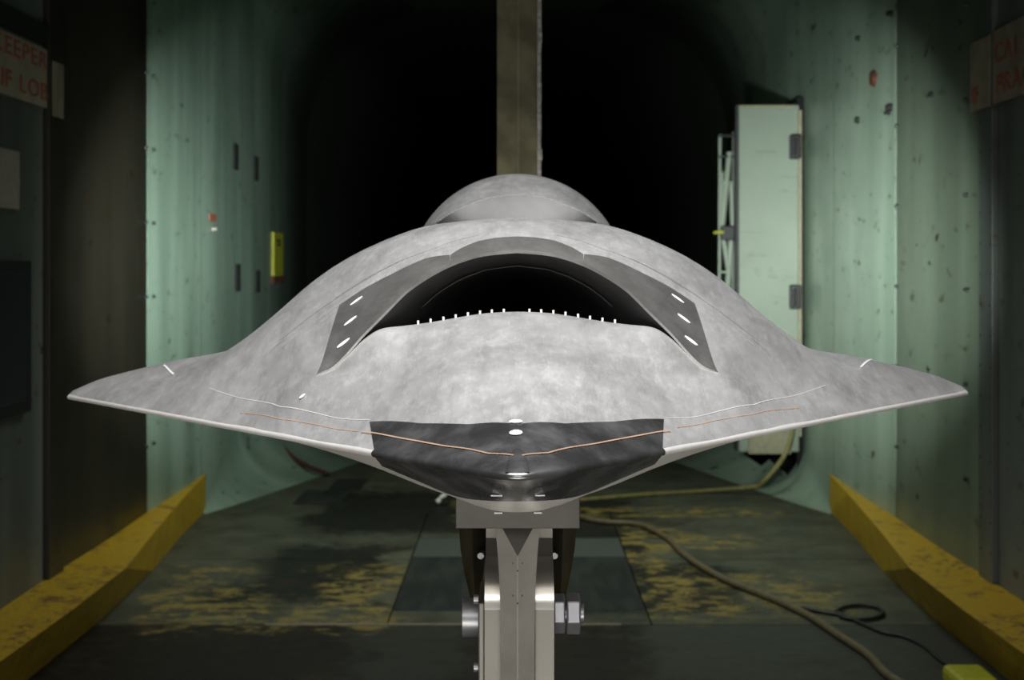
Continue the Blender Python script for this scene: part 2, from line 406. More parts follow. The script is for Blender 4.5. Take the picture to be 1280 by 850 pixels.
# open door on the right wall
Yd = 9.86
dr = thing('tunnel_door', 'pale green heavy access door standing open from the right wall', 'door', P(997, 563, Yd))
a = P(921, 131, Yd); b = P(999, 565, Yd)
MB().box(a.x+.012, b.x, Yd, Yd+.07, b.z, a.z).build('door_panel', M['door'], dr, bevel=.008)
MB().box(a.x-.01, a.x+.014, Yd-.012, Yd+.08, b.z+.01, a.z-.005).build('edge_strip', M['dark'], dr, bevel=.004)
MB().box(a.x, b.x-.03, Yd-.01, Yd+.0, a.z-.02, a.z-.004).build('top_strip', M['cream'], dr)
q0 = P(999, 150, Yd); MB().box(q0.x-.008, q0.x+.012, Yd-.03, Yd-.005, P(0, 545, Yd).z, P(0, 138, Yd).z).build('hinge_rod', M['cream'], dr)
for py in (184, 371):
    c = P(993, py, Yd)
    MB().box(c.x-.038, c.x+.034, Yd-.07, Yd-.002, c.z-.085, c.z+.085).box(c.x-.02, c.x+.0, Yd-.10, Yd-.06, c.z-.06, c.z+.06).build('hinge', M['dark'], dr, bevel=.012)
c0 = P(935, 540, Yd); c1 = P(988, 566, Yd)
MB().box(c0.x, c1.x, Yd-.03, Yd-.002, c1.z-.005, c0.z).build('kick_plate', M['cream'], dr, bevel=.004)
# latch gear on the door edge
la = dr
Yl = Yd+.12
def rod(p, q, r, m=None, nm='latch_rod'): MB().cyl(P(p[0], p[1], Yl), P(q[0], q[1], Yl), r, 12).build(nm, m or M['door'], la, smooth=True, sharp=40)
rod((900, 168), (899, 410), .012); rod((918, 165), (917, 400), .014)
rod((912, 190), (902, 288), .022); rod((903, 215), (901, 290), .010); rod((914, 230), (916, 285), .018); rod((904, 298), (912, 350), .018); rod((914, 300), (905, 420), .024)
for py in (170, 196, 228, 340):
    p = P(898, py-5, Yl); q = P(920, py+5, Yl); 
    MB().box(p.x, q.x, Yl-.02, Yl+.03, q.z+.02, p.z-.02).build('cross_bar', M['dark'] if py < 200 else M['door'], la, bevel=.004)
p = P(900, 282, Yl); q = P(918, 300, Yl)
MB().box(p.x, q.x, Yl-.05, Yl+.03, q.z, p.z).build('latch_box', M['dark'], la, bevel=.01)
MB().cyl(P(892, 291, Yl-.06), P(904, 290, Yl-.06), .011, 10).build('yellow_handle', M['ysign'], la)

# left wall furniture
def wallbox(s, Y0, Y1, zt, zb, t, name, m, lab, cat, group=None, parent=None, base=0., bevel=.003):
    xs = sorted((s*(HW-base), s*(HW-base-t)))
    o = MB().box(xs[0], xs[1], Y0, Y1, zb+CAMZ, zt+CAMZ).build(name, m, parent, bevel=bevel)
    if lab: tag(o, lab, cat, group)
    return o
def YL(px): return F*HW/(CX-px)
def YR(px): return F*HW/(px-CX)
for (px, pt, pb, lab) in ((293, 180, 212, 'upper dark slot nearer the camera on the left green wall'), (318.5, 196, 226, 'upper dark slot farther along the left green wall'),
                     (295.5, 330, 364, 'lower dark slot under the nearer upper slot on left wall'), (320.5, 338, 366, 'lower dark slot beside the yellow tag on left wall')):
    y = YL(px); w_ = .055
    wallbox(-1, y-w_, y+w_, (CY-pt)*y/F, (CY-pb)*y/F, .02, 'wall_slot', M['black'], lab, 'slot', 'hinge slots in the left wall')
y = YL(345)
yt = thing('warning_tag', 'narrow yellow warning tag with black marks on the left wall', 'sign', (-HW, y, CAMZ))
wallbox(-1, y-.21, y+.24, (CY-291)*y/F, (CY-345)*y/F, .02, 'tag_board', M['ysign'], None, None, parent=yt)
wallbox(-1, y-.27, y+.29, (CY-346)*y/F, (CY-354)*y/F, .03, 'rusty_ledge', M['rust'], None, None, parent=yt)
for k, py in enumerate((301, 306)):
    wallbox(-1, y-.09+.03*k, y+.10, (CY-py+1.8)*y/F, (CY-py-1.6)*y/F, .003, 'black_mark', M['black'], None, None, parent=yt, base=.02, bevel=0)
y = YL(265.5)
wallbox(-1, y-.1, y+.1, (CY-267)*y/F, (CY-277)*y/F, .006, 'red_patch', M['red'], 'small faded red sticker on the left green wall', 'sticker', base=-.0)
c = Vector((-HW, y, CAMZ+(CY-286.5)*y/F))  # pale knob on the wall under the red sticker
tag(MB().cyl(c, c+Vector((.03, 0, 0)), .013, 12, .008).build('pale_knob', M['placard']), 'small pale knob under the red sticker on the left wall', 'stud')
# dents / studs on the right wall
for i, (px, py, r) in enumerate(((1077, 48, .02), (1116, 17, .02), (1076, 150, .028), (1115, 134, .025), (1113, 141, .016), (1169, 118, .018))):
    y = YR(px); c = Vector((HW, y, CAMZ+(CY-py)*y/F))
    o = MB().cyl(c+Vector((.01, 0, 0)), c-Vector((.035, 0, 0)), r, 10, r*.6).build('wall_stud', M['dark']); 
    tag(o, ['dark stud high on the right green wall near the door', 'topmost dark stud on the right wall by the panel seam', 'large dark stud ringed by worn paint on the right wall',
            'dark stud left of the seam below the rust patch', 'small dark stud against the right wall seam', 'lone dark stud right of the seam on the grey green panel'][i], 'stud', 'studs in the right wall')
y = YR(1095)
o = MB().cyl((HW-.0, y, CAMZ+(CY-98)*y/F), (HW-.03, y, CAMZ+(CY-98)*y/F), .055, 8, .04).build('rust_patch', M['rust']); tag(o, 'rust coloured plug high on the right green wall', 'plug')

def text(s, body, size, m, parent, loc, rotz, xs=1.):
    cu = bpy.data.curves.new('lettering', 'FONT'); cu.size = size; cu.extrude = .0015
    to = bpy.data.objects.new('tmp', cu); COL.objects.link(to); x = 0
    for ch in body:
        if ch == ' ': x += size*.4; continue
        cu.body = ch; bpy.context.view_layer.update()
        me = bpy.data.meshes.new_from_object(to.evaluated_get(bpy.context.evaluated_depsgraph_get()))
        w_ = max(v.co.x for v in me.vertices)
        me.materials.clear(); me.materials.append(m)
        R = Matrix.Translation(loc) @ Matrix.Rotation(rotz, 4, 'Z') @ Matrix.Rotation(math.pi/2, 4, 'X') @ Matrix.Diagonal((xs, 1, 1, 1)) @ Matrix.Translation((x, 0, 0))
        me.transform(R); me.name = 'letter'; link('letter', me, parent); x += w_+size*.09
    bpy.data.objects.remove(to)
# left sign (text runs away from the camera)
sl = thing('wall_sign', 'faded white board with two lines of red letters on the left wall', 'sign', (-HW, 5.4, CAMZ+.8))
wallbox(-1, 4.2, 5.97, .915, .67, .014, 'sign_board', M['signw'], None, None, parent=sl, base=.012)
wallbox(-1, 6.03, 6.17, .88, .645, .006, 'sign_board', M['sign'], None, None, parent=sl, base=.026)
wallbox(-1, 4.2, 5.97, 1.02, .935, .03, 'dark_rail', M['dark'], None, None, parent=sl, base=.0)
text(-1, 'DIRECT KEEPER', .10, M['red'], sl, (-HW+.029, 4.62, CAMZ+.83), math.pi/2, 1.72)
text(-1, 'CLOSES IF LOB', .10, M['red'], sl, (-HW+.029, 4.70, CAMZ+.70), math.pi/2, 1.72)
sr = thing('wall_sign', 'faded tan board with two lines of red letters on the right wall', 'sign', (HW, 5.4, CAMZ+.85))
wallbox(1, 4.2, 5.91, .985, .68, .014, 'sign_board', M['sign'], None, None, parent=sr, base=.012)
wallbox(1, 5.93, 6.19, .975, .675, .006, 'sign_board', M['sign'], None, None, parent=sr, base=.026)
text(1, 'CAL RESTS', .115, M['red'], sr, (HW-.029, 5.88, CAMZ+.845), -math.pi/2, 1.3)
text(1, 'PRACTICE', .115, M['red'], sr, (HW-.029, 5.86, CAMZ+.715), -math.pi/2, 1.3)
text(1, 'IF', .10, M['red'], sr, (HW-.034, 6.16, CAMZ+.71), -math.pi/2, 1.3)
o = wallbox(-1, 4.9, 5.65, (CY-188)*5.6/F, (CY-262)*5.6/F, .012, 'placard', M['placard'], 'pale blank rectangular placard below the sign on the left wall', 'placard', base=.012, bevel=.006)
wn = thing('wall_window', 'dark window in a black frame low on the left wall', 'window', (-HW, 5.4, CAMZ-.2))
wallbox(-1, 4.3, 5.76, .03, -.58, .02, 'window_frame', M['dark'], None, None, parent=wn, base=.012)
wallbox(-1, 4.36, 5.68, -.005, -.53, .006, 'pane', M['window'], None, None, parent=wn, base=.033)

# model support post behind
Yp = 4.2
po = thing('rear_post', 'tall olive post with a ridge rising behind the model to the roof', 'post', (0, Yp, FL))
xl = (621-CX)*Yp/F; xm = (648-CX)*Yp/F; xr = (671.5-CX)*Yp/F; xt = (677-CX)*Yp/F
MB().prism([(xl, Yp+.03), (xm, Yp-.0), (xr, Yp+.03), (xr, Yp+.28), (xm, Yp+.34), (xl, Yp+.28)], 'z', FL, TOP).build('post_body', M['post'], po, bevel=.002)
v = MB(); z = FL
while z < TOP-.05:
    h = random.uniform(.02, .06); d = random.uniform(-.002, .002)
    v.box(xr+.0005, xt+d, Yp+.028+d, Yp+.05, z, z+h-.001); z += h
o = v.build('edge_sealant', M['post_trim'], po); tag(o, 'rough pale edge strip', kind='stuff')

# ------------------------------------------------------------------ the aircraft model
XT, SL, YN, YTAIL = .789, 1.274, 1.5, 3.08
zLE = -.2165
def Yle(X): X = abs(X); return YN+SL*math.sqrt(X*X+.0004)-SL*.02
def Yte(X): return YTAIL-(YTAIL-(YN+SL*XT))/XT*abs(X)
class TPS:
    def __init__(s, pts):
        P_ = []
        for x, y, z in pts:
            P_.append((x, y, z))
            if abs(x) > 1e-4: P_.append((-x, y, z))
        A = np.array(P_); s.c = A[:, :2]; n = len(A)
        K = s.k(s.c)
        K += np.eye(n)*1e-5
        L = np.zeros((n+3, n+3)); L[:n, :n] = K; L[:n, n] = 1; L[:n, n+1:] = s.c; L[n, :n] = 1; L[n+1:, :n] = s.c.T
        s.w = np.linalg.solve(L, np.concatenate([A[:, 2], [0, 0, 0]]))
    def k(s, q):
        d2 = ((q[:, None, :]-s.c[None, :, :])**2).sum(-1)
        return np.where(d2 > 1e-14, .5*d2*np.log(d2+1e-20), 0.)
    def __call__(s, q):
        q = np.asarray(q, float).reshape(-1, 2); k = s.k(q)
        return k @ s.w[:-3] + s.w[-3] + q @ s.w[-2:]
def px3(dx, py, Y): return (dx*Y/F, Y, (CY-py)*Y/F)
LE = [(x, Yle(x), zLE) for x in (0, .05, .1, .16, .22, .28, .34, .4, .46, .52, .58, .64, .7, .75, .789)]
CREST = [px3(*p) for p in ((411, 447.5, 2.42), (442, 453, 2.44), (492, 464, 2.47), (526, 473, 2.49), (548, 482.5, 2.505),
                           (376, 443, 2.40), (364, 437.5, 2.40), (348, 429, 2.39), (333, 419, 2.38), (308, 400, 2.37), (286, 380, 2.36))]
TE = [(x, Yte(x), z) for x, z in ((0, -.02), (.15, -.06), (.3, -.13), (.45, -.18), (.6, -.19), (.7, -.2))]
OUT = LE+CREST+TE+[(.3, 2.6, -.085), (.42, 2.58, -.14)]
TIPP = px3(251, 467.5, 1.96)
LIP = [px3(*p) for p in ((0, 313, 2.06), (47, 318, 2.05), (86, 331, 2.04), (112, 345, 2.03), (138, 363, 2.02), (164, 389, 2.005), (195, 420, 1.99), (232, 459, 1.97))]
HUMP = [px3(*p) for p in ((0, 275, 2.38), (60, 277, 2.38), (118, 284, 2.37), (163, 300, 2.36), (202, 318, 2.36), (241, 342, 2.36), (267, 362, 2.36))]
HUMP += [(0, 2.6, .083), (.12, 2.55, .070), (0, 2.75, .080), (.15, 2.72, .045), (.28, 2.7, -.05), (0, 2.95, .05)]
LIPX = np.array([p[0] for p in LIP]+[TIPP[0]]); LIPY = np.array([p[1] for p in LIP]+[TIPP[1]]); LIPZ = np.array([p[2] for p in LIP]+[TIPP[2]])
FLOORP = [px3(*p) for p in ((0, 391, 2.06), (48, 393, 2.05), (80, 398, 2.04), (120, 404.5, 2.03), (150, 407.5, 2.015), (172, 411, 2.0), (195, 426, 1.99), (232, 461.5, 1.97))]
FORE = [(0, 1.6, -.183), (0, 1.75, -.131), (0, 1.9, -.093), (.1, 1.8, -.132), (.18, 1.88, -.150), (0, 2.3, -.095), (.12, 2.25, -.12), (.2, 2.15, -.125)]
zB = TPS(OUT+[TIPP]+LIP+HUMP); zA = TPS(OUT+[TIPP]+FLOORP+FORE)
BEL = [(x, Yle(x), zLE-.006) for x in (0, .05, .1, .16, .22, .28, .34, .4, .46, .52, .58, .64, .7, .75, .789)]
BEL += [(x, Yte(x), z-.006) for x, z in ((0, -.02), (.15, -.06), (.3, -.13), (.45, -.18), (.6, -.19), (.7, -.2))]
BEL += [(0, 1.58, -.2545), (.09, 1.66, -.2535), px3(22, 639, 1.75), (0, 1.75, -.3), px3(60, 627, 1.77), px3(108, 611.5, 1.8), px3(178, 583.5, 1.86), px3(240, 562, 1.93), (0, 2.05, -.31), (.1, 2.05, -.30),
        (.2, 2.1, -.27), (0, 2.4, -.29), (0, 2.7, -.22), (.3, 2.2, -.24), (.45, 2.35, -.228), (.6, 2.45, -.222)]
zC = TPS(BEL)
XTIP = TIPP[0]
def Ylip(X):
    X = abs(X)
    if X <= XTIP:
        return float(np.interp(X, LIPX, LIPY))
    f0 = (TIPP[1]-Yle(XTIP))/(Yte(XTIP)-Yle(XTIP)); u = (X-XTIP)/(XT-XTIP)
    f = f0+(.35-f0)*min(1, u*1.3)
    return Yle(X)+f*(Yte(X)-Yle(X))
def zlip(X): return float(np.interp(abs(X), LIPX, LIPZ))
AC = thing('aircraft_model', 'silver metal flying wing wind tunnel model on a steel strut', 'aircraft model', W(0, 2.2, zLE))
NU, N1, N2 = 150, 44, 44
us = []
for i in range(-NU, NU+1):
    u = i/NU; us.append(math.copysign(XT*.985*(abs(u)**1.05), u))
# snap columns to the lip tips
j = min(range(len(us)), key=lambda k: abs(us[k]-XTIP)); us[j] = XTIP; us[len(us)-1-j] = -XTIP
us = np.array(us); NC = len(us)
def surf_rows():
    rows = []
    for r in range(N1+1):
        q = np.array([(x, Yle(x)+(Ylip(x)-Yle(x))*(r/N1)) for x in us]); rows.append(('A', q))
    for r in range(0, N2+1):
        q = np.array([(x, Ylip(x)+(Yte(x)-Ylip(x))*(r/N2)) for x in us]); rows.append(('B', q))
    return rows
def topz(kind, q):
    a = zA(q); b = zB(q); out = np.empty(len(q))
    for i, (x, y) in enumerate(q):
        ax = abs(x)
        if ax <= XTIP: out[i] = a[i] if kind == 'A' else b[i]
        else:
            bw = max(1e-3, .16*min(1, (ax-XTIP)/.08)); wgt = min(1, max(0, (y-Ylip(x)+bw*.5)/bw)); wgt = wgt*wgt*(3-2*wgt)
            out[i] = a[i]*(1-wgt)+b[i]*wgt
    return out
rows = surf_rows()
V = []; Fc = []
rid = []
for kind, q in rows:
    z = topz(kind, q)
    ids = []
    for (x, y), zz in zip(q, z): ids.append(len(V)); V.append(W(x, y, zz))
    rid.append(ids)
# merge the seam beyond the lip tips
ra, rb = rid[N1], rid[N1+1]
for k in range(NC):
    if abs(us[k]) >= XTIP-1e-6: rb[k] = ra[k]
for r in range(len(rid)-1):
    if r == N1: continue
    for k in range(NC-1): Fc.append((rid[r][k], rid[r][k+1], rid[r+1][k+1], rid[r+1][k]))
# rounded leading edge and belly
rr = .0038; edge = []
for a in (35, 70, 110, 150):
    ids = []
    for x in us:
        nx = SL*math.tanh(x/.02); L = math.hypot(nx, 1); y = Yle(x)
        o = rr*math.sin(math.radians(a)); zz = zLE-rr+rr*math.cos(math.radians(a))
        ids.append(len(V)); V.append(W(x+nx/L*o, y-1/L*o, zz))
    edge.append(ids)
bot = []
for r in range(0, 51):
    q = np.array([(x, Yle(x)+(Yte(x)-Yle(x))*(r/50)**1.3) for x in us]); z = zC(q); ids = []
    for (x, y), zz in zip(q, z): ids.append(len(V)); V.append(W(x, y, zz))
    bot.append(ids)
chain = [rid[0]]+edge+bot
EF = []
for r in range(len(edge)):
    for k in range(NC-1): EF.append((chain[r][k], chain[r][k+1], chain[r+1][k+1], chain[r+1][k]))
BF = []
for r in range(len(edge), len(chain)-1):
    for k in range(NC-1): BF.append((chain[r][k], chain[r][k+1], chain[r+1][k+1], chain[r+1][k]))
for k in range(NC-1): Fc.append((rid[-1][k], rid[-1][k+1], bot[-1][k+1], bot[-1][k]))
for k in (0, NC-1):                                     # tip caps
    loop = [rid[r][k] for r in range(len(rid)) if r != N1+1][::-1]+[c[k] for c in chain[1:]]
    ded = []
    for a in loop:
        if a not in ded: ded.append(a)
    c = sum((V[a] for a in ded), Vector())/len(ded); c.x *= 1.004; ci = len(V); V.append(c)
    for a in range(len(ded)): Fc.append((ded[a], ded[(a+1) % len(ded)], ci))
used = sorted({i for f in Fc for i in f}); mp = {a: b for b, a in enumerate(used)}
skin = mesh('airframe_skin', [V[i] for i in used], [tuple(mp[i] for i in f) for f in Fc], M['alu'], AC, smooth=True, sharp=50)

used = sorted({i for f in EF for i in f}); mp = {a: b for b, a in enumerate(used)}
EFm = mesh('leading_edge', [V[i] for i in used], [tuple(mp[i] for i in f) for f in EF], M['edge'], AC, smooth=True)

used = sorted({i for f in BF for i in f}); mp = {a: b for b, a in enumerate(used)}
mesh('belly_skin', [V[i] for i in used], [tuple(mp[i] for i in f) for f in BF], M['belly'], AC, smooth=True)

def surf(kind, x, y):
    f = {'A': zA, 'B': zB, 'C': zC}[kind]; return float(f([(x, y)])[0])
def hit(kind, px, py, y0=1.35, y1=2.7, cx=CX):
    """the point of the surface seen along a sight line"""
    k = (px-cx)/F; m = (CY-py)/F
    ys = np.linspace(y0, y1, 271); q = np.stack([k*ys, ys], 1)
    z = {'A': zA, 'B': zB, 'C': zC}[kind](q); d = z-m*ys
    if kind == 'C': d = -d
    for i in range(1, len(ys)):
        if d[i-1] <= 0 < d[i] and ys[i] > Yle(k*ys[i])-.01:
            t = d[i-1]/(d[i-1]-d[i]); y = ys[i-1]+(ys[i]-ys[i-1])*t; return (k*y, y)
    i = int(np.argmax(d)); return (k*ys[i], ys[i])
def normal(kind, x, y):
    e = .002; a = surf(kind, x+e, y)-surf(kind, x-e, y); b = surf(kind, x, y+e)-surf(kind, x, y-e)
    n_ = Vector((-a/(2*e), -b/(2*e), 1)).normalized(); return n_
def patch(name, kind, A, B, m, off, nr=16, mirror_=True, thick=0):
    """patch between two lists of XY points (same length) draped on a surface"""
    n_ = len(A); q = []
    for i in range(n_):
        for k in range(nr+1):
            t = k/nr; q.append((A[i][0]*(1-t)+B[i][0]*t, A[i][1]*(1-t)+B[i][1]*t))
    z = {'A': zA, 'B': zB, 'C': zC}[kind](q)
    v = [W(x, y, zz+off) for (x, y), zz in zip(q, z)]
    f = [(i*(nr+1)+k, (i+1)*(nr+1)+k, (i+1)*(nr+1)+k+1, i*(nr+1)+k+1) for i in range(n_-1) for k in range(nr)]
    return v, f
def resample(pts, n_):
    pts = [Vector((p[0], p[1], 0)) for p in pts]; s = [0]
    for i in range(1, len(pts)): s.append(s[-1]+(pts[i]-pts[i-1]).length)
    out = []
    for k in range(n_):
        t = s[-1]*k/(n_-1)
        i = min(len(pts)-2, max(0, next((j for j in range(len(s)-1) if s[j+1] >= t-1e-12), len(pts)-2)))
        u = 0 if s[i+1] == s[i] else (t-s[i])/(s[i+1]-s[i]); p = pts[i].lerp(pts[i+1], u); out.append((p.x, p.y))
    return out
# --- inlet lip inserts (dark steel), one per side and one across the crown
def lip_insert(s, name, inner, outer, m):
    A = resample(inner, 40); B = resample(outer, 40)
    q0 = []
    v, f = patch('x', 'B', A, B, m, .0012, 8)
    # a turned down inner edge gives the lip its thickness
    base = len(v)
    for i, (x, y) in enumerate(A):
        zz = surf('B', x, y); v.append(W(x, y+.0005, zz-.0035))
    for i in range(len(A)-1): f.append((i*9, (i+1)*9, base+i+1, base+i))
    v = [Vector((p.x*s, p.y, p.z)) for p in v]
    return mesh(name, v, f, m, AC, smooth=True, sharp=40)
lipxy = [(x, y) for x, y in zip(LIPX, LIPY)]
def lip_between(x0, x1):
    xs = np.linspace(x0, x1, 60); return [(float(x), float(np.interp(x, LIPX, LIPY))-.001) for x in xs]
xk = 83*2.04/F
inner_side = lip_between(xk, XTIP)
outer_side = [hit('B', CX+d, p) for d, p in ((84, 319), (113, 323), (151, 340), (190, 360), (222, 381))]
outer_side = outer_side+[(outer_side[-1][0]*(1-t)+XTIP*t, outer_side[-1][1]*(1-t)+LIPY[-1]*t) for t in (.25, .5, .75, 1.)]
inner_mid = lip_between(0, xk)
outer_mid = [hit('B', CX+d, p) for d, p in ((0, 296.5), (25, 298), (48, 302), (70, 311), (83, 319))]
for s, lab in ((-1, 'dark steel lip insert left of the inlet'), (1, 'dark steel lip insert right of the inlet')):
    li = lip_insert(s, 'inlet_lip', inner_side, outer_side, M['lip'])
    lip_insert(s, 'crown_lip', inner_mid, outer_mid, M['lip'])

# draped discs and lines
def decal_disc(kind, px, py, rx, ry, m, name, off=.0026, rot=0, parent=None):
    x, y = hit(kind, px, py); v = []; nn = 16
    v.append(W(x, y, surf(kind, x, y)+off))
    for k in range(nn):
        a = 2*math.pi*k/nn; dx = rx*math.cos(a); dy = ry*math.sin(a)
        X_ = x+dx*math.cos(rot)-dy*math.sin(rot); Y_ = y+dx*math.sin(rot)+dy*math.cos(rot)
        v.append(W(X_, Y_, surf(kind, X_, Y_)+off))
    f = [(0, 1+k, 1+(k+1) % nn) for k in range(nn)]
    return mesh(name, v, f, m, parent or AC)
def strip_line(kind, pts, w_, m, name, off=.0015, xy=False, n_=40):
    q = pts if xy else [hit(kind, a, b) for a, b in pts]
    q = resample([(p[0], p[1]) for p in q], n_); v = []; f = []
    for i, (x, y) in enumerate(q):
        a = q[max(0, i-1)]; b = q[min(len(q)-1, i+1)]; d = Vector((b[0]-a[0], b[1]-a[1])).normalized(); nn = Vector((-d.y, d.x))*w_/2
        for s in (-1, 1):
            X_ = x+nn.x*s; Y_ = y+nn.y*s; v.append(W(X_, Y_, surf(kind, X_, Y_)+off))
    f = [(2*i, 2*i+1, 2*i+3, 2*i+2) for i in range(len(q)-1)]
    return mesh(name, v, f, m, AC)
for px, py, r in ((446, 377, .5), (438.5, 402, .5), (429.5, 430, .5)):
    decal_disc('B', px, py, .0092, .0034, M['white'], 'marker_dot')
    decal_disc('B', 2*CX-px, py-1, .0092, .0034, M['white'], 'marker_dot')
decal_disc('A', 645, 529, .0078, .0045, M['white'], 'marker_dot'); decal_disc('A', 645, 543, .0075, .0052, M['white'], 'marker_dot')
decal_disc('A', 378, 496, .004, .003, M['white'], 'marker_dot')
for a, b in (((205, 455.5), (217, 467)), ((1090, 452.5), (1076, 462))):
    strip_line('B', [a, b], .003, M['white'], 'marker_line', .002, n_=12)
for s in (1, -1):                                       # machining scratches along the shoulders
    for pts, mm in (([(352, 432), (400, 396), (450, 362), (510, 330), (560, 312)], M['scribe']), ([(346, 428), (395, 390), (450, 354), (505, 324)], M['lip']),
                    ([(380, 418), (430, 380), (490, 342)], M['scribe']), ([(420, 372), (470, 341), (540, 312), (600, 294)], M['lip']), ([(330, 440), (368, 414)], M['scribe'])):
        strip_line('B', [(CX+s*(CX-p[0]), p[1]) for p in pts], .0007, mm, 'scratch', .0006)
# --- nose cap: upper and lower skins, copper line, tip cone
def in_px(pts): return [hit('A', *p) for p in pts]
upA = in_px([(CX-s_, p) for s_, p in ((185, 527), (120, 529.5), (60, 531), (0, 531.5), (-60, 530.5), (-120, 528.5), (-183, 525.5))])
xs = np.linspace(-.171, .173, 61)
loA = [(float(x), Yle(x)) for x in xs]
A_ = resample(upA, 61); v, f = patch('c', 'A', A_, loA, M['cap'], .0009, 14)
base = len(v)                                          # wrap round the edge
for a in (30, 70, 110, 150, 180):
    for x in xs:
        nx = SL*math.tanh(x/.02); L = math.hypot(nx, 1); o_ = (rr+.0004)*math.sin(math.radians(a)); zz = zLE-rr+(rr+.0004)*math.cos(math.radians(a))
        v.append(W(x+nx/L*o_, Yle(x)-1/L*o_, zz))
prev = [i*15+14 for i in range(61)]
for a in range(5):
    cur = [base+a*61+i for i in range(61)]
    for i in range(60): f.append((prev[i], prev[i+1], cur[i+1], cur[i]))
    prev = cur
# underside of the cap down to its curved lower edge
lowE = []
for i, x in enumerate(xs):
    t = abs(x)/.172; y = Yle(x)+(.100*(1-t**2.2)+.050*t)
    lowE.append((float(x)*.97, y))
qq = []
for i in range(61):
    for k in range(1, 11):
        t = k/10; qq.append((xs[i]*(1-t)+lowE[i][0]*t, Yle(xs[i])*(1-t)+lowE[i][1]*t))
zz = zC(qq); b2 = len(v)
v += [W(x, y, z-.0012) for (x, y), z in zip(qq, zz)]
for i in range(60):
    pa = [prev[i]]+[b2+i*10+k for k in range(10)]; pb = [prev[i+1]]+[b2+(i+1)*10+k for k in range(10)]
    for k in range(10): f.append((pa[k], pb[k], pb[k+1], pa[k+1]))
cap = mesh('nose_cap', v, f, M['cap'], AC, smooth=True, sharp=60); tag(cap, 'dark polished nose insert')
strip_line('A', [(452, 540.5), (500, 549), (560, 560), (612, 569.5), (648, 572.5), (684, 569), (740, 558), (800, 547), (838, 541)], .0016, M['copper'], 'copper_line', .0024, n_=60)
strip_line('A', [(300, 515), (350, 523), (400, 531), (448, 539)], .0009, M['copper'], 'copper_line', .001)
strip_line('A', [(1000, 512), (940, 520), (890, 528), (846, 536)], .0009, M['copper'], 'copper_line', .001)
for s in (1, -1):
    strip_line('A', [(CX+s*(CX-p[0]), p[1]) for p in ((262, 484), (320, 500), (350, 508), (400, 517), (462, 524.5))], .0011, M['scribe'], 'scribed_line', .001)
# tip cone
cone = []; cf = []
ytop = hit('A', CX, 561)[1]
for i in range(13):
    t = i/12; y = YN+.001+(ytop-YN-.001)*t; hw = .0128*math.sqrt(max(0, 1-t**2.2))+.0002
    for k in range(13):
        u = k/12*2-1; x = hw*u; cone.append(W(x, y, surf('A', x, max(y, Yle(x)))+.0008+.0034*math.sqrt(max(0, 1-u*u))*(1-t**2)*min(1, t*2.5)))
for i in range(12):
    for k in range(12): cf.append((i*13+k, i*13+k+1, (i+1)*13+k+1, (i+1)*13+k))
cn = mesh('nose_tip', cone, cf, M['cap'], AC, smooth=True, sharp=50)
# small white ticks under the nose
for px, py, ww in ((622.5, 594.8, 5), (672, 594.8, 5), (620.5, 616.6, 7), (675, 616.6, 6)):
    x, y = hit('C', px, py, 1.45, 1.8); z = surf('C', x, y)-.0022
    h = ww*y/F; MB().box(x-h, x+h, y-.003, y+.003, z+CAMZ-.0006, z+CAMZ+.0004).build('nose_tick', M['white'], AC)

# --- inlet duct
ns = 61; xs_l = np.linspace(-XTIP, XTIP, ns); duct = []; df = []
ringI = []
up_ = [Vector((x, Ylip(x), zlip(x)-.002)) for x in xs_l]
lo_ = [Vector((x, Ylip(x), surf('A', x, Ylip(x))-.0005)) for x in xs_l[::-1]]
loop = up_+lo_[1:-1]
ctr = Vector((0, 0, -.045))
for k, (dy, sx, sz, drop) in enumerate(((0, 1, 1, 0), (.03, .93, .93, -.004), (.09, .80, .86, -.012), (.18, .70, .80, -.02), (.3, .6, .70, -.035), (.5, .4, .5, -.06), (.8, .25, .3, -.10))):
    ids = []
    for p in loop:
        ids.append(len(duct)); duct.append(W(p.x*sx, p.y+dy, ctr.z+(p.z-ctr.z)*sz+drop))
    ringI.append(ids)
for r in range(len(ringI)-1):
    L = len(loop)
    for k in range(L): df.append((ringI[r][k], ringI[r][(k+1) % L], ringI[r+1][(k+1) % L], ringI[r+1][k]))
df.append(tuple(ringI[-1]))
mesh('inlet_duct', duct, df, M['duct'], AC, smooth=True, sharp=50)
# rings visible on the duct roof
for sx, dy in ((.84, .07), (.73, .15), (.64, .25)):
    pts = [W(p.x*sx, p.y+dy, ctr.z+(p.z-ctr.z)*(sx+.07)-.014) for p in up_[12:-12]]
    MB().tube(pts[::2], .0012, 6).build('duct_ring', M['block'], AC, smooth=True)
# probe rake on the duct floor
for px in (525.5, 540.5, 556, 571, 586, 601, 615.6, 630.4, 662.4, 677, 692, 707, 722.4, 737, 752, 767):
    x = (px-CX)*2.06/F; y = Ylip(x)-.004; z = surf('A', x, y)
    MB().cyl(W(x, y, z-.003), W(x, y, z+.0052), .0016, 10).build('rake_probe', M['white'], AC, smooth=True, sharp=40)

